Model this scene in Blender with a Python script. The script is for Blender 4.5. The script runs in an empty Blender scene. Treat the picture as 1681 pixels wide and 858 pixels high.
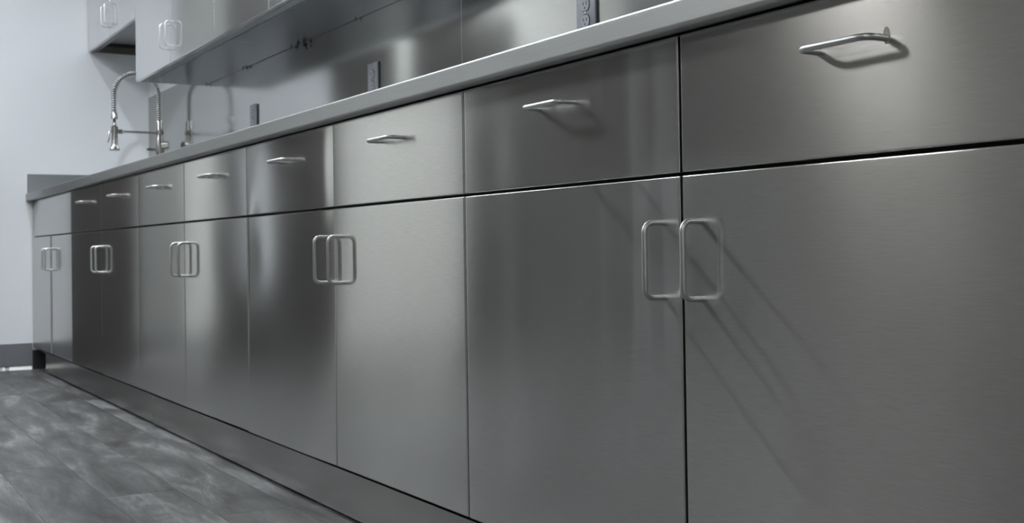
import bpy, bmesh, math, random
from mathutils import Vector, Matrix
S = bpy.context.scene
COL = S.collection
rnd = random.Random(7)

# ------------------------------------------------------------------ camera
YAW, PITCH, ROLL = 0.53355, 0.015509, -0.014555
cy, sy, cp, sp = math.cos(YAW), math.sin(YAW), math.cos(PITCH), math.sin(PITCH)
fwd = Vector((-cy*cp, sy*cp, sp))
right = Vector((sy, cy, 0)); up = right.cross(fwd)
c_, s_ = math.cos(ROLL), math.sin(ROLL)
r2 = c_*right + s_*up; u2 = -s_*right + c_*up
cam = bpy.data.cameras.new('camera'); camo = bpy.data.objects.new('camera', cam); COL.objects.link(camo)
M = Matrix((r2, u2, -fwd)).transposed().to_4x4(); M.translation = Vector((1.25309, -1.00312, 0.59181))
camo.matrix_world = M
cam.sensor_width = 36; cam.sensor_fit = 'HORIZONTAL'
cam.lens = 1955.25/1681*36
cam.shift_y = -51.51/1681
cam.clip_start = 0.02
cam.dof.use_dof = True; cam.dof.focus_distance = 1.75; cam.dof.aperture_fstop = 13
S.camera = camo

# ------------------------------------------------------------------ light and exposure
S.view_settings.view_transform = 'Standard'; S.view_settings.look = 'None'
S.view_settings.gamma = 1; S.view_settings.use_curve_mapping = False
S.view_settings.exposure = 0.07
w = bpy.data.worlds.new('world'); S.world = w; w.use_nodes = True
w.node_tree.nodes['Background'].inputs[0].default_value = (0.60, 0.66, 0.72, 1)
w.node_tree.nodes['Background'].inputs[1].default_value = 0.02
# ceiling fixtures: (x, y, length x, length y, strength, colour)
COOL = (0.90, 0.97, 1.0); GREENISH = (0.95, 1.0, 0.93)
FIX = [(-4.55, -1.25, 1.2, 0.60, 17.0, (0.90, 0.95, 1.0)), (-2.72, -2.80, 0.55, 0.60, 50.0, (1.0, 0.99, 0.96)),
       (-2.56, -0.31, 0.12, 0.06, 2500.0, (0.86, 0.94, 1.0)), (0.30, -2.6, 1.2, 0.6, 3.0, (1, .99, .95)),
       (2.40, -1.9, 1.2, 0.6, 10.0, (1, 1, 1)), (-3.05, -1.25, 1.2, 0.30, 12.0, (1, 1, 1))]
CEIL = 2.75
XW, YB = -5.3756, 0.610            # left wall plane, back wall plane
YF, XR = -4.4, 3.4                 # opposite wall and right wall, behind the camera

# ------------------------------------------------------------------ helpers
def link(name, me, parent=None):
    o = bpy.data.objects.new(name, me); COL.objects.link(o)
    if parent: o.parent = parent
    return o
def tag(o, label=None, cat=None, group=None, kind=None):
    if label: o['label'] = label
    if cat: o['category'] = cat
    if group: o['group'] = group
    if kind: o['kind'] = kind
    return o
def empty(name, loc, label, cat, group=None):
    o = bpy.data.objects.new(name, None); COL.objects.link(o); o.location = loc
    o.empty_display_size = .05
    return tag(o, label, cat, group)
def finish(bm, name, mat, parent=None, smooth=False, angle=None):
    me = bpy.data.meshes.new(name)
    bmesh.ops.recalc_face_normals(bm, faces=bm.faces)
    if smooth:
        for f in bm.faces: f.smooth = True
        if angle:
            for e in bm.edges:
                if len(e.link_faces) == 2 and e.calc_face_angle(0) > math.radians(angle): e.smooth = False
    bm.to_mesh(me); bm.free()
    if mat: me.materials.append(mat)
    return link(name, me, parent)
def add_box(bm, x0, x1, y0, y1, z0, z1, bev=0, seg=2):
    r = bmesh.ops.create_cube(bm, size=1)
    vs = r['verts']
    for v in vs:
        v.co = Vector(((x0+x1)/2 + v.co.x*(x1-x0), (y0+y1)/2 + v.co.y*(y1-y0), (z0+z1)/2 + v.co.z*(z1-z0)))
    if bev:
        es = list({e for v in vs for e in v.link_edges})
        bmesh.ops.bevel(bm, geom=es, offset=bev, segments=seg, profile=.5, affect='EDGES')
def box(name, mat, b, parent=None, bev=0, seg=2):
    bm = bmesh.new(); add_box(bm, *b, bev=bev, seg=seg)
    return finish(bm, name, mat, parent, smooth=bool(bev), angle=20)
def add_tube(bm, pts, r, n=12, closed_ends=True):
    pts = [Vector(p) for p in pts]
    rr = r if isinstance(r, (list, tuple)) else [r]*len(pts)
    T = []
    for i in range(len(pts)):
        a = pts[max(i-1, 0)]; b = pts[min(i+1, len(pts)-1)]; T.append((b-a).normalized())
    ref = Vector((0, 0, 1)) if abs(T[0].z) < .9 else Vector((1, 0, 0))
    N = (ref - T[0]*ref.dot(T[0])).normalized(); rings = []
    for p, t, q in zip(pts, T, rr):
        N = (N - t*N.dot(t)).normalized(); B = t.cross(N)
        rings.append([bm.verts.new(p + q*(math.cos(2*math.pi*k/n)*N + math.sin(2*math.pi*k/n)*B)) for k in range(n)])
    for a, b in zip(rings, rings[1:]):
        for k in range(n): bm.faces.new((a[k], a[(k+1) % n], b[(k+1) % n], b[k]))
    if closed_ends: bm.faces.new(rings[0][::-1]); bm.faces.new(rings[-1])
def add_lathe(bm, prof, c=(0, 0, 0), n=24):
    rings = [[bm.verts.new((c[0]+r*math.cos(2*math.pi*k/n), c[1]+r*math.sin(2*math.pi*k/n), c[2]+z)) for k in range(n)] for r, z in prof]
    for a, b in zip(rings, rings[1:]):
        for k in range(n): bm.faces.new((a[k], a[(k+1) % n], b[(k+1) % n], b[k]))
    bm.faces.new(rings[0][::-1]); bm.faces.new(rings[-1])

# ------------------------------------------------------------------ materials
def newmat(name):
    m = bpy.data.materials.new(name); m.use_nodes = True
    nt = m.node_tree; nt.nodes.clear()
    out = nt.nodes.new('ShaderNodeOutputMaterial')
    return m, nt, nt.nodes, nt.links, out
def simple(name, col, rough=.5, metal=0, noise=0, nscale=20, spec=.5, bump=0):
    m, nt, N, L, out = newmat(name)
    b = N.new('ShaderNodeBsdfPrincipled'); L.new(b.outputs[0], out.inputs[0])
    b.inputs['Roughness'].default_value = rough; b.inputs['Metallic'].default_value = metal
    b.inputs['Specular IOR Level'].default_value = spec
    if noise or bump:
        tc = N.new('ShaderNodeNewGeometry'); nz = N.new('ShaderNodeTexNoise'); nz.inputs['Scale'].default_value = nscale
        nz.inputs['Detail'].default_value = 5
        L.new(tc.outputs['Position'], nz.inputs['Vector'])
        mr = N.new('ShaderNodeMapRange'); mr.inputs[3].default_value = 1-noise; mr.inputs[4].default_value = 1+noise
        L.new(nz.outputs[0], mr.inputs[0])
        mx = N.new('ShaderNodeVectorMath'); mx.operation = 'SCALE'; mx.inputs[0].default_value = col[:3]
        L.new(mr.outputs[0], mx.inputs['Scale']); L.new(mx.outputs[0], b.inputs['Base Color'])
        if bump:
            bp = N.new('ShaderNodeBump'); bp.inputs['Strength'].default_value = bump; bp.inputs['Distance'].default_value = .002
            L.new(nz.outputs[0], bp.inputs['Height']); L.new(bp.outputs[0], b.inputs['Normal'])
    else: b.inputs['Base Color'].default_value = (*col[:3], 1)
    return m
def steel(name, tdir=(0, 0, 1), grain=(1, 1, 1), col=(.56, .57, .56), r1=.16, r2_=.48, mix=.38, an=.55, gr=.05, an2=.4):
    """brushed stainless steel: a clear anisotropic lobe over a broad satin lobe, fine grain along one axis"""
    m, nt, N, L, out = newmat(name)
    g = N.new('ShaderNodeNewGeometry')
    mp = N.new('ShaderNodeVectorMath'); mp.operation = 'MULTIPLY'; mp.inputs[1].default_value = grain
    L.new(g.outputs['Position'], mp.inputs[0])
    nz = N.new('ShaderNodeTexNoise'); nz.inputs['Scale'].default_value = 1; nz.inputs['Detail'].default_value = 4; nz.inputs['Roughness'].default_value = .65
    L.new(mp.outputs[0], nz.inputs['Vector'])
    mr = N.new('ShaderNodeMapRange'); mr.inputs[1].default_value = .3; mr.inputs[2].default_value = .7
    mr.inputs[3].default_value = 1-gr; mr.inputs[4].default_value = 1+gr
    L.new(nz.outputs[0], mr.inputs[0])
    # broad blotches of wear change the sheen a little
    n2 = N.new('ShaderNodeTexNoise'); n2.inputs['Scale'].default_value = 3.5; n2.inputs['Detail'].default_value = 3
    L.new(g.outputs['Position'], n2.inputs['Vector'])
    mr2 = N.new('ShaderNodeMapRange'); mr2.inputs[3].default_value = r1*.8; mr2.inputs[4].default_value = r1*1.2
    L.new(n2.outputs[0], mr2.inputs[0])
    sc = N.new('ShaderNodeVectorMath'); sc.operation = 'SCALE'; sc.inputs[0].default_value = col
    L.new(mr.outputs[0], sc.inputs['Scale'])
    bp = N.new('ShaderNodeBump'); bp.inputs['Strength'].default_value = .10; bp.inputs['Distance'].default_value = .0002
    L.new(nz.outputs[0], bp.inputs['Height'])
    tn = N.new('ShaderNodeCombineXYZ')
    for i in range(3): tn.inputs[i].default_value = tdir[i]
    sh = []
    for k, rough in enumerate((r1, r2_)):
        a = N.new('ShaderNodeBsdfAnisotropic'); a.distribution = 'GGX' if k == 0 else 'MULTI_GGX'
        a.inputs['Roughness'].default_value = rough; a.inputs['Anisotropy'].default_value = an if k == 0 else an2
        L.new(sc.outputs[0], a.inputs['Color']); L.new(tn.outputs[0], a.inputs['Tangent'])
        if k == 0: L.new(mr2.outputs[0], a.inputs['Roughness'])
        else: L.new(bp.outputs[0], a.inputs['Normal'])
        sh.append(a)
    mx = N.new('ShaderNodeMixShader'); mx.inputs[0].default_value = mix
    L.new(sh[0].outputs[0], mx.inputs[1]); L.new(sh[1].outputs[0], mx.inputs[2]); L.new(mx.outputs[0], out.inputs[0])
    return m
GX = (30, 60, 620)
M_FRONT = steel('brushed_steel_front', (1, 0, 0), GX, r1=.156, an=.65, mix=.07, r2_=.48, an2=.55, gr=.09, col=(.65, .645, .635))
M_UPPER = steel('brushed_steel_upper', (1, 0, 0), GX, r1=.125, an=.55, mix=.12, r2_=.5, an2=.5, col=(.80, .80, .80))
M_TOP = steel('brushed_steel_counter', (1, 0, 0), (9, 700, 700), r1=.32, mix=.4, an=.0, col=(.52, .53, .53))
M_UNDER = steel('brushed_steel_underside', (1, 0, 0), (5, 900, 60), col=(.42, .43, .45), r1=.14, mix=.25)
M_SPLASH = steel('brushed_steel_backsplash', (1, 0, 0), GX, r1=.12, mix=.10, an=.5, col=(.56, .56, .55))
M_SIDE = steel('brushed_steel_side', (0, 1, 0), (60, 5, 900), r1=.3, mix=.5, col=(.42, .44, .45))
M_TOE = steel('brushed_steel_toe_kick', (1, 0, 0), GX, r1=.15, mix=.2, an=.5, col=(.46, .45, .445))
M_UBODY = steel('brushed_steel_cabinet_side', (0, 1, 0), (60, 5, 600), r1=.25, mix=.4, col=(.55, .56, .56))
M_WIRE = simple('satin_steel_rod', (.68, .69, .69), .40, 1)
M_NICKEL = simple('brushed_nickel', (.50, .50, .49), .25, 1)
M_DARKHOSE = simple('black_rubber_hose', (.02, .025, .025), .5)
M_BLACK = simple('black_recess', (.012, .012, .013), .7)
M_CARC = simple('cabinet_body_gap_shade', (.012, .012, .013), .6, 0)
M_WALL = simple('painted_wall', (.71, .73, .76), .75, noise=.015, nscale=8, spec=.3, bump=.05)
M_WALLG = simple('unseen_wall_pale', (.84, .855, .82), .8, noise=.02, nscale=6, spec=.3)
M_WALLD = simple('unseen_wall_dark', (.11, .108, .106), .8, noise=.03, nscale=5, spec=.3)
M_WALLF = simple('painted_wall_mid', (.17, .172, .165), .8, noise=.02, nscale=6, spec=.3)
M_WALLM = simple('unseen_mid_tone', (.33, .335, .325), .8, noise=.03, nscale=5, spec=.3)
M_CEIL = simple('ceiling_tile', (.62, .63, .63), .9)
M_BASE = simple('grey_rubber_base', (.15, .155, .17), .55, noise=.06, nscale=40)
M_STRIP = simple('white_gloss_strip', (.90, .88, .85), .6)
M_PLATE = simple('grey_outlet_plate', (.28, .285, .32), .4, noise=.04, nscale=200, spec=.5)
M_RECEPT = simple('grey_receptacle', (.34, .345, .385), .4)
M_SLOT = simple('dark_slot', (.01, .01, .012), .6)
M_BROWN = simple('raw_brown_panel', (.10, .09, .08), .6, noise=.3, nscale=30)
M_REFDARK = simple('reflection_dark_brown', (.015, .012, .012), .45, noise=.15, nscale=5)  # for unseen slabs and a board added to darken reflections
M_REFBROWN = simple('reflection_brown_grey', (.050, .045, .043), .4)
M_REFBOX = simple('reflection_dark_grey', (.035, .033, .033), .4)
M_RESID = simple('dried_glue', (.58, .57, .49), .7, noise=.2, nscale=400)
def emit(name, col, st):
    m, nt, N, L, out = newmat(name)
    e = N.new('ShaderNodeEmission'); e.inputs[0].default_value = (*col, 1); e.inputs[1].default_value = st
    L.new(e.outputs[0], out.inputs[0]); return m

def plank_mat():
    m, nt, N, L, out = newmat('grey_wood_plank')
    b = N.new('ShaderNodeBsdfPrincipled'); L.new(b.outputs[0], out.inputs[0])
    g = N.new('ShaderNodeNewGeometry'); oi = N.new('ShaderNodeObjectInfo')
    off = N.new('ShaderNodeMath'); off.operation = 'MULTIPLY'; off.inputs[1].default_value = 37.0
    L.new(oi.outputs['Random'], off.inputs[0])
    cx = N.new('ShaderNodeCombineXYZ'); L.new(off.outputs[0], cx.inputs[0]); L.new(off.outputs[0], cx.inputs[2]); L.new(off.outputs[0], cx.inputs[1])
    ad = N.new('ShaderNodeVectorMath'); L.new(g.outputs['Position'], ad.inputs[0]); L.new(cx.outputs[0], ad.inputs[1])
    def noise(scale, mul, det=5, dist=0, rough=.55):
        s = N.new('ShaderNodeVectorMath'); s.operation = 'MULTIPLY'; s.inputs[1].default_value = mul
        L.new(ad.outputs[0], s.inputs[0])
        n = N.new('ShaderNodeTexNoise'); n.inputs['Scale'].default_value = scale; n.inputs['Detail'].default_value = det
        n.inputs['Distortion'].default_value = dist; n.inputs['Roughness'].default_value = rough
        L.new(s.outputs[0], n.inputs['Vector']); return n
    big = noise(1, (2.2, 9, 1), 3, .8)      # cloudy cathedral blotches
    mid = noise(1, (4, 24, 1), 8, 1.6, .75)   # streaks
    fine = noise(1, (30, 420, 1), 4, .3, .7)  # pores
    knot = noise(1, (16, 40, 1), 2, 2.5)
    def mr(n, a, b_, c, d):
        q = N.new('ShaderNodeMapRange'); q.inputs[1].default_value = a; q.inputs[2].default_value = b_
        q.inputs[3].default_value = c; q.inputs[4].default_value = d; L.new(n.outputs[0], q.inputs[0]); return q
    a = mr(big, .33, .66, -.50, .30); c = mr(mid, .3, .7, -.42, .42); d = mr(fine, .3, .7, -.13, .13)
    k = mr(knot, .70, .78, 0, .35)
    r = N.new('ShaderNodeMapRange'); r.inputs[3].default_value = -.10; r.inputs[4].default_value = .10; L.new(oi.outputs['Random'], r.inputs[0])
    s = None
    for q in (a, c, d, k, r):
        if s is None: s = q
        else:
            t = N.new('ShaderNodeMath'); t.operation = 'ADD'; L.new(s.outputs[0], t.inputs[0]); L.new(q.outputs[0], t.inputs[1]); s = t
    f = N.new('ShaderNodeMapRange'); f.inputs[1].default_value = -.8; f.inputs[2].default_value = .8; L.new(s.outputs[0], f.inputs[0])
    cr = N.new('ShaderNodeValToRGB'); L.new(f.outputs[0], cr.inputs[0])
    cr.color_ramp.elements[0].color = (.030, .029, .029, 1); cr.color_ramp.elements[0].position = .05
    cr.color_ramp.elements[1].color = (.29, .295, .295, 1); cr.color_ramp.elements[1].position = 1
    e = cr.color_ramp.elements.new(.5); e.color = (.090, .090, .091, 1)
    L.new(cr.outputs[0], b.inputs['Base Color'])
    b.inputs['Roughness'].default_value = .42; b.inputs['Specular IOR Level'].default_value = .45
    bp = N.new('ShaderNodeBump'); bp.inputs['Strength'].default_value = .25; bp.inputs['Distance'].default_value = .001
    L.new(mid.outputs[0], bp.inputs['Height']); L.new(bp.outputs[0], b.inputs['Normal'])
    return m
M_PLANK = plank_mat()

# ------------------------------------------------------------------ the room shell
floor = box('floor', M_BASE, (XW-.1, XR+.1, YF-.1, YB+.12, -.10, -.0035)); tag(floor, kind='structure')
PW, PL, G = .172, 1.215, .00025
plank_cache = {}
def plank(x0, x1, y0, y1):
    key = (round(x1-x0, 3), round(y1-y0, 3))
    if key not in plank_cache:
        bm = bmesh.new(); add_box(bm, 0, x1-x0-G*2, 0, y1-y0-G*2, -.003, 0, bev=.0005, seg=1)
        o = finish(bm, 'plank', M_PLANK, floor); plank_cache[key] = o.data
    else: o = link('plank', plank_cache[key], floor)
    o.location = (x0+G, y0+G, 0)
row_off = {0: -2.6, 1: -1.41, 2: -1.763, 3: -2.296, 4: -2.20}
y1 = .137; row = 0
ys = [.6, .478, .306, .134, -.038]
edges = []
yy = -.038+PW
k = 0
while yy > YF:
    ya = max(yy-PW, YF)
    off = row_off.get(k, rnd.uniform(0, PL)-2)
    x = off
    while x > XW: x -= PL
    while x < XR:
        xa, xb = max(x, XW), min(x+PL, XR)
        if xb-xa > .02: plank(xa, xb, ya, min(yy, .134))
        x += PL
    yy = ya; k += 1
# floor under the cabinets, never seen
box('subfloor', M_BLACK, (XW, XR, .134, YB, -.003, 0), floor)

def wall(name, mat, b):
    return tag(box(name, mat, b), kind='structure')
wall('wall_left', M_WALL, (XW-.12, XW, -.56, YB, 0, CEIL))
wall('wall_left', M_WALLM, (XW-.12, XW, -.80, -.56, 0, CEIL))  # unseen darker band added to grey the reflection in one cabinet
wall('wall_left', M_WALLG, (XW-.12, XW, -2.64, -.80, 0, CEIL))  # unseen pale band, tone set for bright reflections in the steel
wall('wall_left', M_WALLD, (XW-.12, XW, YF, -2.64, 0, CEIL))  # unseen dark band, tone set to dim the nearest reflections
wall('wall_back', M_WALL, (XW-.12, XR+.12, YB, YB+.12, 0, CEIL))
wall('wall_front', M_WALLF, (XW-.12, XR+.12, YF-.12, YF, 0, CEIL))
wall('wall_right', M_WALLG, (XR, XR+.12, YF, YB, 0, CEIL))
wall('ceiling', M_CEIL, (XW-.12, XR+.12, YF-.12, YB+.12, CEIL, CEIL+.1))
# rubber base on the left wall, a bright strip under it, black joint in the toe notch
bb = wall('baseboard_left', M_BASE, (XW+.0005, XW+.008, -1.02, -.002, .0225, .137))
box('baseboard_corner', M_BLACK, (XW+.0005, XW+.006, -.001, .09, .001, .10), bb)
bm = bmesh.new()
for a, b in ((-1.02, -.165), (-.147, -.136), (-.115, -.006)):
    vs = [bm.verts.new(p) for p in ((XW+.0005, a, .0222), (XW+.0005, b, .0222), (XW+.014, b, .0012), (XW+.014, a, .0012), (XW+.0005, a, .0008), (XW+.0005, b, .0008))]
    for q in ((0, 1, 2, 3), (3, 2, 5, 4), (0, 4, 5, 1), (0, 3, 4), (1, 5, 2)): bm.faces.new([vs[i] for i in q])
tag(finish(bm, 'pale_strip_1', M_STRIP), kind='structure')
# added unseen slabs, boards and box on the left wall, shaping reflections in steel
d1 = wall('door_1', M_REFDARK, (XW+.002, XW+.05, -1.72, -1.285, .004, 2.1))  # unseen dark slab added to darken the reflection in one door
wall('pale_strip_5', M_WALL, (XW+.0305, XW+.04, -1.285, -1.13, .42, 1.2))  # unseen pale strip added for a bright streak in the dark door
d2 = wall('door_2', M_REFDARK, (XW+.002, XW+.03, -1.28, -1.00, .004, 2.1))  # second unseen dark slab, added for its reflection
bm = bmesh.new(); add_tube(bm, [(XW+.05, -1.34, 1.0), (XW+.1, -1.34, 1.0), (XW+.1, -1.45, 1.0)], .009); finish(bm, 'door_handle', M_NICKEL, d1, True)
o = box('reflection_panel', M_REFBROWN, (XW+.002, XW+.028, -.545, -.205, .004, 1.22), bev=.003); tag(o, 'added flat dark brown panel on the left wall, unseen, to darken the steel reflections', 'reflection panel')  # unseen panel added to darken the cabinet beside the sink unit
o = box('reflection_board', M_REFDARK, (XW+.002, XW+.022, -.88, -.47, 1.42, 2.35), bev=.002); tag(o, 'added dark board high on the left wall, unseen, for the backsplash reflections', 'reflection board')  # unseen board added for the dark zone of the backsplash
for i, yy in enumerate((-2.95, -3.98, -4.16)):
    wall('pale_strip_%d' % (i+2), M_WALL, (XW+.001, XW+.02, yy-.025, yy+.025, .002, 2.2))  # unseen pale strips added for faint streaks in the nearest steel
o = box('reflection_board', M_WALLM, (XW+.002, XW+.022, -.465, -.197, 1.68, 2.35), bev=.002); tag(o, 'added mid grey board high on the left wall, unseen, for the wall cabinet reflections', 'reflection board')  # unseen board added to tone down the wall cabinet reflection
lk = empty('reflection_box', (-5.20, -2.68, 0), 'added dark narrow box against the left wall, unseen, for a dark band in the steel', 'reflection box')  # unseen box added to reflect as a dark band
box('body', M_REFBOX, (-.17, .15, -.11, .11, .05, 1.95), lk); o = box('door', M_REFBOX, (.152, .17, -.108, .108, .055, 1.945), lk, bev=.002)
box('plinth', M_BLACK, (-.16, .13, -.10, .10, 0, .0495), lk)
bm = bmesh.new(); add_tube(bm, [(.171, .08, 1.0), (.20, .08, 1.0), (.20, .08, 1.1), (.171, .08, 1.1)], .006); finish(bm, 'door_handle', M_NICKEL, o, True, 50)

for i, (x, y, lx, ly, st, col) in enumerate(FIX):
    t = empty('ceiling_light', (x, y, CEIL), ['wide ceiling light above the sink end', 'bright square ceiling light in mid room', 'narrow spot light close to the cabinet run', 'wide ceiling light above the camera side', 'wide ceiling light at the right of the room', 'slim ceiling light in line with the sink end light'][i], 'ceiling light')
    bm = bmesh.new()
    for b in ((-lx/2-.02, lx/2+.02, -ly/2-.02, -ly/2), (-lx/2-.02, lx/2+.02, ly/2, ly/2+.02), (-lx/2-.02, -lx/2, -ly/2, ly/2), (lx/2, lx/2+.02, -ly/2, ly/2)):
        add_box(bm, *b, -.02, -.0005)
    finish(bm, 'frame', M_CEIL, t)
    box('diffuser', emit('lamp_%s' % i, col, st), (-lx/2, lx/2, -ly/2, ly/2, -.012, -.002), t)

# ------------------------------------------------------------------ folded sheet fronts
def sheet(name, wd, ht, mat, parent, loc, warp=None, r=.0016, th=.0185, nx=30, nz=30):
    """door or drawer front: hollow-formed sheet with rounded edges and the slight dents and bow of thin steel"""
    warp = warp or {}
    def lines(L_, n):
        e = [0, r*.12, r*.35, r*.65, r, r*2.2]
        inner = [r*2.2 + (L_-4.4*r)*i/n for i in range(1, n)]
        return e + inner + [L_-q for q in reversed(e)]
    xs, zs = lines(wd, nx), lines(ht, nz)
    def rd(d): return r - math.sqrt(max(r*r-(r-d)**2, 0)) if d < r else 0
    tx, tz = warp.get('tx', 0), warp.get('tz', 0); kx, kz = warp.get('kx', 0), warp.get('kz', 0)
    el, er, ew = warp.get('el', 0), warp.get('er', 0), warp.get('ew', .04)
    waves = warp.get('waves', [])
    def D(x, z):
        u, v = x/wd-.5, z/ht-.5
        q = tx*(x-wd/2) + tz*(z-ht/2) + kx*(u*u-.25) + kz*(v*v-.25)
        q += el*ew*math.exp(-x/ew) + er*ew*math.exp(-(wd-x)/ew)
        for (amp, cx, cz, sx, sz) in waves: q += amp*math.exp(-((u-cx)/sx)**2-((v-cz)/sz)**2)
        return q
    bm = bmesh.new()
    V = [[bm.verts.new((x-wd/2, rd(min(x, wd-x)) + rd(min(z, ht-z)) + D(x, z), z)) for x in xs] for z in zs]
    for j in range(len(zs)-1):
        for i in range(len(xs)-1): bm.faces.new((V[j][i], V[j][i+1], V[j+1][i+1], V[j+1][i]))
    ring = V[0] + [V[j][-1] for j in range(1, len(zs))] + V[-1][-2::-1] + [V[j][0] for j in range(len(zs)-2, 0, -1)]
    back = [bm.verts.new((v.co.x, th, v.co.z)) for v in ring]
    for i in range(len(ring)):
        j = (i+1) % len(ring); bm.faces.new((ring[j], ring[i], back[i], back[j]))
    bm.faces.new(back)
    o = finish(bm, name, mat, parent, True, 60); o.location = loc
    return o
def pull_mesh():
    bm = bmesh.new(); pr, hw, R_ = .032, .0508, .013
    pts = [(-hw, .001, 0), (-hw, -pr+R_, 0)]
    for k in range(1, 7):
        a = math.pi/2*k/6; pts.append((-hw+R_-R_*math.cos(a), -pr+R_-R_*math.sin(a), 0))
    pts += [(-x, y, 0) for x, y, z in reversed(pts)]
    add_tube(bm, pts, .0040, 14)
    return finish(bm, 'handle', M_WIRE, None, True, 60)
_p = pull_mesh(); PULL = _p.data; bpy.data.objects.remove(_p)
def pull(parent, x, z, vertical, y=0):
    o = link('handle', PULL, parent); o.location = (x, y+.0005, z)
    if vertical: o.rotation_euler = (0, math.pi/2, 0)
    return o

Z0, ZG, ZT = .1175, .6878, .8738       # door bottom, gap centre, drawer top
W_ = .6096
def base_unit(x0, x1, label, group, warps, drawers=True):
    xc = (x0+x1)/2
    t = empty('base_cabinet', (xc, .3, 0), label, 'cabinet', group)
    h = (x1-x0)/2; g = .0028
    box('body', M_CARC, (-h+.001, h-.001, -.2785, .306, .1135, .8750), t)  # body coloured near-black so the gaps between fronts read as shade
    box('plinth', M_BLACK, (-h+.001 + (0 if drawers else .285), h-.001, -.27, .2, .0005, .1125), t)  # black fill so the slot above the toe kick reads as shade
    for k, s in enumerate((-1, 1)):
        wd = h-2*g; xd = s*(h/2)
        d = sheet('door', wd, ZG-.0025-Z0, M_FRONT, t, (xd, -.3, Z0), warps.get('door%d' % k))
        pull(d, -s*(h/2-.0407)*1.0, .573-Z0, True)
        if drawers:
            q = sheet('drawer', wd, ZT-ZG-.0025, M_FRONT, t, (xd, -.3, ZG+.0025), warps.get('drawer%d' % k))
            pull(q, 0, .813-ZG-.0025, False)
    if not drawers:
        sheet('false_front', 2*h-2*g, ZT-ZG-.0025, M_FRONT, t, (0, -.3, ZG+.0025), warps.get('drawer0'))
    return t
WARP = {
 'A': {}, 'B': {}, 'C': {}, 'D': {}, 'S': {},
}
WARP.update({
 'S': {'door0': {'tx': -.006}, 'door1': {'tx': -.010, 'waves': [(.0015, .5, -.5, .4, .2)]}, 'drawer0': {'tx': -.008}},
 'D': {'door0': {'tx': .014, 'kx': .001}, 'door1': {'tx': .004}, 'drawer0': {'tx': .014}, 'drawer1': {'tx': .004}},
 'C': {'door0': {'tx': -.002, 'kz': .001}, 'door1': {'tx': .003, 'er': -.004, 'waves': [(.0012, .25, -.5, .35, .35), (-.0008, -.1, .5, .3, .4)]},
       'drawer0': {'tx': -.002}, 'drawer1': {'tx': .002, 'waves': [(.0006, .0, -.5, .3, .6)]}},
 'B': {'door0': {'tx': .000, 'kx': .0008, 'tz': .010, 'kz': -.008, 'waves': [(.0016, -.52, .30, .18, .20), (.0022, .52, -.5, .20, .22), (.0008, .5, .52, .08, .08)]},
       'drawer0': {'tx': .001, 'waves': [(.0012, -.56, .25, .20, .7), (-.0012, -.46, -.55, .10, .35), (.0010, .5, .0, .05, .6)]},
       'door1': {'tx': .002, 'kx': -.0008}, 'drawer1': {'tx': .002}},
 'A': {'door0': {'kx': -.0015, 'waves': [(.0007, .24, .3, .05, .5), (.0006, .38, .1, .05, .7), (.0008, -.3, .0, .10, .6)]},
       'drawer0': {'kx': -.0015, 'waves': [(.0007, .22, .3, .05, .8), (.0005, .36, .1, .05, .7), (.0006, -.32, -.2, .08, .6)]},
       'door1': {'kx': .002, 'waves': [(.0008, .1, .0, .12, .8)]}, 'drawer1': {}},
})
units = [
 ('A', -W_, W_, 'nearest stainless base cabinet at the right of the photo, scuffed satin fronts'),
 ('B', -3*W_, -W_, 'stainless base cabinet with one dark mirror-like door and one pale door'),
 ('C', -5*W_, -3*W_, 'stainless base cabinet right of the two dark narrow-looking doors, pale left side'),
 ('D', -7*W_, -5*W_, 'dark brownish reflecting base cabinet next to the sink unit'),
]
cabs = {}
for k, a, b, lab in units:
    cabs[k] = base_unit(a, b, lab, 'stainless base cabinets with drawers', WARP[k])
cabs['S'] = base_unit(XW+.004, -7*W_, 'pale blue-grey sink base cabinet at the far wall, plain front without drawer handles', None, WARP['S'], False)
box('end_panel', M_UBODY, (W_-.0008, W_+.0012, -.279, .306, .1135, .8750), cabs['A'])
# glue mark by the handle of the nearest drawer
near_drawer = [c for c in cabs['A'].children if c.name.startswith('drawer') and c.location.x > 0][0]
bm = bmesh.new(); add_lathe(bm, [(.0048, 0), (.0048, .0002)], n=14)
bmesh.ops.scale(bm, vec=(1, 2.0, 1), verts=bm.verts)
o = finish(bm, 'glue_mark', M_RESID, near_drawer); o.rotation_euler = (math.pi/2, 0, 0); o.location = (.0512, -0.0001, .813-ZG-.0025+.003)
o['label'] = 'small beige glue mark behind the handle root'

# toe kick plates
def toe(x0, x1, z0, lab, notch=False):
    bm = bmesh.new(); add_box(bm, x0, x1, .0205, .0235, z0, .1040, bev=.0006, seg=1)
    if notch: add_box(bm, XW+.004, x0-.0002, .0205, .0235, .0995, .1040)
    o = finish(bm, 'toe_kick', M_TOE, None, True, 40); tag(o, lab, 'toe kick', 'toe kick plates'); return o
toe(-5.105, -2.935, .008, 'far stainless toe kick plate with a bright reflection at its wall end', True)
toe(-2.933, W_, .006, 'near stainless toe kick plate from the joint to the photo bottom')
bm = bmesh.new(); add_box(bm, XW+.010, -5.106, .085, .09, .001, .112)
o = finish(bm, 'recess_back', M_SIDE, cabs['S']); o.matrix_parent_inverse = Matrix.Translation(-cabs['S'].location)

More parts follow.
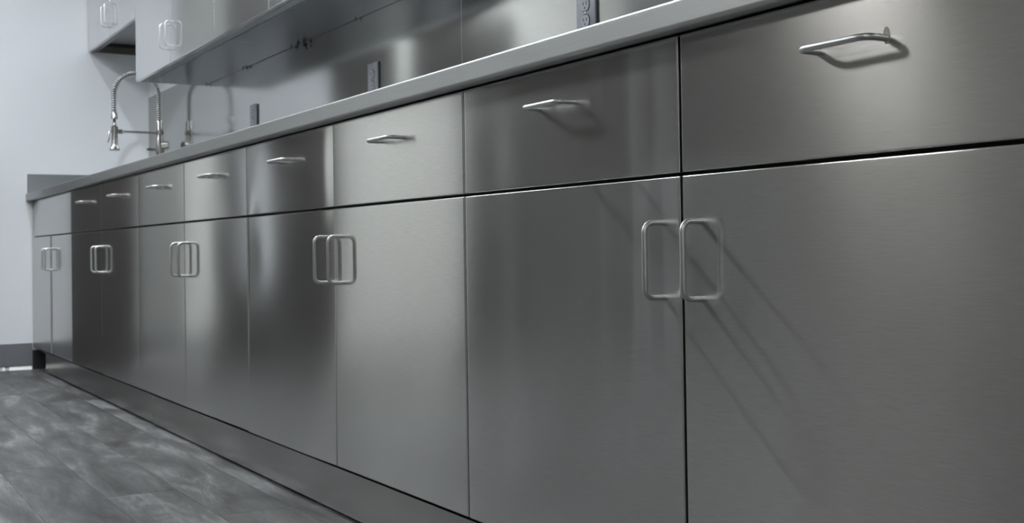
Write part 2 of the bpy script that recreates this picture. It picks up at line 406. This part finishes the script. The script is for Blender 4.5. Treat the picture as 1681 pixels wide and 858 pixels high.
# ------------------------------------------------------------------ counter
ct = empty('countertop', (-2.4, .29, .914), 'long stainless steel countertop with a square front edge, running to the far wall', 'countertop')
def cpart(name, mat, b, bev=0, seg=3):
    o = box(name, mat, b, ct, bev, seg); o.matrix_parent_inverse = Matrix.Translation(-ct.location); return o
bm = bmesh.new()
def arc(cyy, czz, rr, a0, a1, k): return [(cyy+rr*math.cos(math.radians(a0+(a1-a0)*i/k)), czz+rr*math.sin(math.radians(a0+(a1-a0)*i/k))) for i in range(k+1)]
prof = [(.600, .914)] + arc(-.0238, .9098, .0042, 90, 180, 7) + arc(-.0220, .8822, .0060, 180, 270, 9) + [(-.004, .8762), (-.004, .8785), (.600, .8785)]
xa, xb = XW+.001, .66
A = [bm.verts.new((xa, y, z)) for y, z in prof]; B = [bm.verts.new((xb, y, z)) for y, z in prof]
n = len(prof)
for i in range(n): bm.faces.new((A[i], A[(i+1) % n], B[(i+1) % n], B[i]))
bm.faces.new(A[::-1]); bm.faces.new(B)
o = finish(bm, 'slab', M_TOP, ct); o.matrix_parent_inverse = Matrix.Translation(-ct.location)
tag(box('side_splash', M_SIDE, (XW+.001, XW+.012, -.020, .600, .9145, 1.017), bev=.001), 'low dark steel splash strip on the far wall at the counter end', 'splash guard')
# backsplash sheets
SPX = [XW+.001, -1.737, -.30, .66]
for i in range(3):
    wd = SPX[i+1]-SPX[i]
    o = sheet('backsplash_panel', wd-.002, .53, M_SPLASH, None, ((SPX[i]+SPX[i+1])/2, .606, .9165), {'kx': .0015*(1 if i % 2 else -1)}, th=.0035, nx=30, nz=16, r=.0008)
    tag(o, ['long backsplash sheet behind the faucet and the two far outlets', 'pale greenish backsplash sheet behind the nearest outlet', 'backsplash sheet at the near end, mostly above the photo'][i], 'backsplash', 'stainless backsplash sheets')

# ------------------------------------------------------------------ wall cabinets
ZU, ZF, ZTOP, YU = 1.380, 1.675, 2.14, .289
def wall_unit(x0, x1, z0, label, warps, group=None):
    xc = (x0+x1)/2; h = (x1-x0)/2; g = .0015
    t = empty('wall_cabinet', (xc, YU, z0), label, 'cabinet', group)
    H = ZTOP-z0
    if z0 == ZF:                                # recessed underside with side lips
        bm = bmesh.new()
        add_box(bm, -h+.001, h-.001, .0205, .3155, .052, H)
        finish(bm, 'body', M_UBODY, t)
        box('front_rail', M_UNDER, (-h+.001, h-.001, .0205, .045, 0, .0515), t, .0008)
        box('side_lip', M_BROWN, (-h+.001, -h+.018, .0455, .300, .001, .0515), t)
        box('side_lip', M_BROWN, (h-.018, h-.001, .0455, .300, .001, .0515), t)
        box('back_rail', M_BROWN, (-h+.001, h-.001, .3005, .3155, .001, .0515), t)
        box('dark_strip', M_BLACK, (-h+.0185, -h+.035, .06, .295, .034, .0515), t)  # plain black strip along the top of the left lip
    else:
        box('body', M_UBODY, (-h+.001, h-.001, .0225, .3155, .004, H), t)
        box('front_rail', M_SIDE, (-h+.0008, h-.0008, .0215, .055, .0, .0038), t, .0008)
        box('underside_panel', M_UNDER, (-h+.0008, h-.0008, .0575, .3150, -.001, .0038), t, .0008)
    for k, s in enumerate((-1, 1)):
        wd = h-2*g
        d = sheet('door', wd, H-.002, M_UPPER, t, (s*h/2, 0, 0), warps.get('door%d' % k), nx=24, nz=24)
        zc = .114 if z0 == ZU else .104
        pull(d, -s*(h/2-.042), zc, True)
    return t
U = {'far': {}, 'u1': {}, 'u2': {}}
wall_unit(XW+.004, -4.299, ZF, 'short wall cabinet above the faucet against the far wall', U['far'])
wc1 = wall_unit(-4.297, -4.297+2*W_, ZU, 'tall wall cabinet right of the short one, door pulls at the lower left', U['u1'], 'tall stainless wall cabinets')
wc2 = wall_unit(-4.297+2*W_, -4.297+4*W_, ZU, 'tall wall cabinet cut by the top edge of the photo', U['u2'], 'tall stainless wall cabinets')
def screw(wc, x, y, s=1):
    bm = bmesh.new()
    add_lathe(bm, [(.004*s, 0), (.004*s, -.006*s), (.0018*s, -.007*s), (.0018*s, -.016*s), (.0045*s, -.0165*s), (.003*s, -.02*s)], n=10)
    add_box(bm, -.010*s, .010*s, -.0012, .0012, -.006*s, -.0005)
    o = finish(bm, 'wing_screw', M_SLOT, wc, True, 40); o.location = (x-wc.location.x, y-wc.location.y, -.001)
screw(wc2, -3.01, .59, 1.1); screw(wc2, -2.955, .592, 1.1); screw(wc1, -3.65, .596, .6); screw(wc1, -3.69, .596, .6)
screw(wc1, -4.235, .596, .6); screw(wc1, -3.10, .596, .7); screw(wc2, -2.474, .596, .5)

# ------------------------------------------------------------------ outlets
def outlet(x, label):
    t = empty('wall_outlet', (x, .605, 1.152), label, 'outlet', 'duplex outlets on the backsplash')
    bm = bmesh.new(); add_box(bm, -.040, .040, -.0065, 0, -.058, .058, bev=.0022, seg=2)
    finish(bm, 'wall_plate', M_PLATE, t, True, 40)
    for s in (1, -1):
        zc = s*.0195
        bm = bmesh.new(); n = 28; pr = []
        for k in range(n):
            a = 2*math.pi*k/n; xx = .0172*math.cos(a); zz = max(-.0140, min(.0140, .0172*math.sin(a))); pr.append((xx, zz))
        f = [bm.verts.new((a, -.0085, zc+b)) for a, b in pr]; b_ = [bm.verts.new((a*1.02, -.0060, zc+b*1.02)) for a, b in pr]
        for k in range(n): bm.faces.new((f[k], f[(k+1) % n], b_[(k+1) % n], b_[k]))
        bm.faces.new(f)
        rc = finish(bm, 'receptacle', M_RECEPT, t, True, 40)
        bm = bmesh.new(); ring = []
        for sc_ in (1.02, 1.12):
            ring.append([bm.verts.new((a*sc_, -.0068, zc+b*sc_)) for a, b in pr])
        for k in range(n): bm.faces.new((ring[0][k], ring[0][(k+1) % n], ring[1][(k+1) % n], ring[1][k]))
        finish(bm, 'joint', M_SLOT, rc)
        for sx in (-.0065, .0065):
            bm = bmesh.new(); add_box(bm, sx-.0011, sx+.0011, -.0090, -.0080, zc-.001, zc+.0075)
            finish(bm, 'slot', M_SLOT, rc)
        bm = bmesh.new(); add_lathe(bm, [(.0024, 0), (.0024, .001)], n=12)
        o = finish(bm, 'slot', M_SLOT, rc); o.rotation_euler = (math.pi/2, 0, 0); o.location = (0, -.0080, zc-.0075)
    bm = bmesh.new(); add_lathe(bm, [(.0032, 0), (.0032, .0012), (.002, .0018)], n=14)
    o = finish(bm, 'screw', M_NICKEL, t, True, 40); o.rotation_euler = (math.pi/2, 0, 0); o.location = (0, -.0065, 0)
    return t
outlet(-1.098, 'grey duplex outlet nearest the camera, cut by the top edge of the photo')
outlet(-2.348, 'middle grey duplex outlet on the dark part of the backsplash')
outlet(-3.575, 'small far duplex outlet on the pale backsplash right of the faucet')

# ------------------------------------------------------------------ faucet
FX, FY = -4.84, .530
fa = empty('faucet', (FX, FY, .914), 'tall spring-neck pull-down kitchen faucet in brushed nickel by the far wall', 'faucet')
Z = lambda z: z-.914
bm = bmesh.new(); add_lathe(bm, [(.032, 0), (.032, .006), (.027, .014), (.024, .02)], n=28)
add_box(bm, -.11, .11, -.030, .030, 0.0005, .008, bev=.004, seg=2); finish(bm, 'base', M_NICKEL, fa, True, 40)
bm = bmesh.new(); add_lathe(bm, [(.021, .02), (.021, .11), (.022, .112), (.022, .19), (.024, .192), (.024, .238), (.019, .262), (.017, .285), (.017, .345), (.013, .352)], n=28)
finish(bm, 'column', M_NICKEL, fa, True, 40)
bm = bmesh.new(); add_tube(bm, [(.0, 0, .225), (.016, .026, .228), (.024, .040, .229)], [.020, .020, .018], 20)
hn = finish(bm, 'valve', M_NICKEL, fa, True, 40)
bm = bmesh.new(); add_tube(bm, [(0, -.018, .205), (0, -.035, .204), (0, -.062, .206), (0, -.066, .207)], [.007, .0065, .008, .004], 12); finish(bm, 'lever', M_NICKEL, hn, True, 40)
# spring path: up, over towards the room, down to the spray head
yS = -.221; Rr = -yS/2; zc = Z(1.385)
def path(t):       # t in metres of arc length
    z0 = .345; L1 = zc-z0; L2 = math.pi*Rr
    if t < L1: return Vector((0, 0, z0+t)), Vector((0, 0, 1)), Vector((0, -1, 0))
    if t < L1+L2:
        a = (t-L1)/Rr; return Vector((0, -Rr+Rr*math.cos(a), zc+Rr*math.sin(a))), Vector((0, -math.sin(a), math.cos(a))), Vector((0, -math.cos(a), -math.sin(a)))
    return Vector((0, yS, zc-(t-L1-L2))), Vector((0, 0, -1)), Vector((0, 1, 0))
TOT = (zc-.345)+math.pi*Rr+(zc-Z(1.29))
bm = bmesh.new(); add_tube(bm, [path(TOT*i/60)[0] for i in range(61)] + [Vector((0, yS, Z(1.23)))], .0065, 10); finish(bm, 'hose', M_DARKHOSE, fa, True, 60)
pitch = .0115; turns = TOT/pitch; pts = []
for i in range(int(turns*12)+1):
    t = min(i/12*pitch, TOT); p, tg, nn = path(t); b = tg.cross(nn); a = 2*math.pi*i/12
    pts.append(p + .0125*(math.cos(a)*nn + math.sin(a)*b))
bm = bmesh.new(); add_tube(bm, pts, .0023, 6); finish(bm, 'spring', M_WIRE, fa, True, 60)
bm = bmesh.new(); add_lathe(bm, [(.0165, 0), (.0165, .006), (.0145, .012), (.0145, .03), (.012, .033)], (0, yS, Z(1.265)), 20); finish(bm, 'spring_collar', M_NICKEL, fa, True, 40)
bm = bmesh.new(); add_lathe(bm, [(.024, 0), (.0255, .006), (.019, .018), (.0155, .032), (.0150, .098), (.0175, .100), (.0175, .118), (.010, .124), (.008, .138)], (0, yS, Z(1.108)), 24)
sh = finish(bm, 'spray_head', M_NICKEL, fa, True, 40)
bm = bmesh.new(); add_tube(bm, [(0, yS-.014, Z(1.205)), (0, yS-.024, Z(1.200)), (0, yS-.026, Z(1.165)), (0, yS-.032, Z(1.145))], [.004, .005, .004, .003], 10); finish(bm, 'trigger', M_NICKEL, sh, True, 60)
bm = bmesh.new(); add_tube(bm, [(0, -.015, Z(1.203)), (0, yS+.045, Z(1.203))], .0050, 12)
add_lathe(bm, [(.0225, -.006), (.0225, .010)], (0, 0, Z(1.203)), 20); finish(bm, 'holder_arm', M_NICKEL, fa, True, 40)
bm = bmesh.new(); add_tube(bm, [(0, yS+.046, Z(1.203)), (0, yS+.036, Z(1.203)), (0, yS+.012, Z(1.203))], [.006, .011, .011], 14); finish(bm, 'holder_clip', M_NICKEL, fa, True, 40)
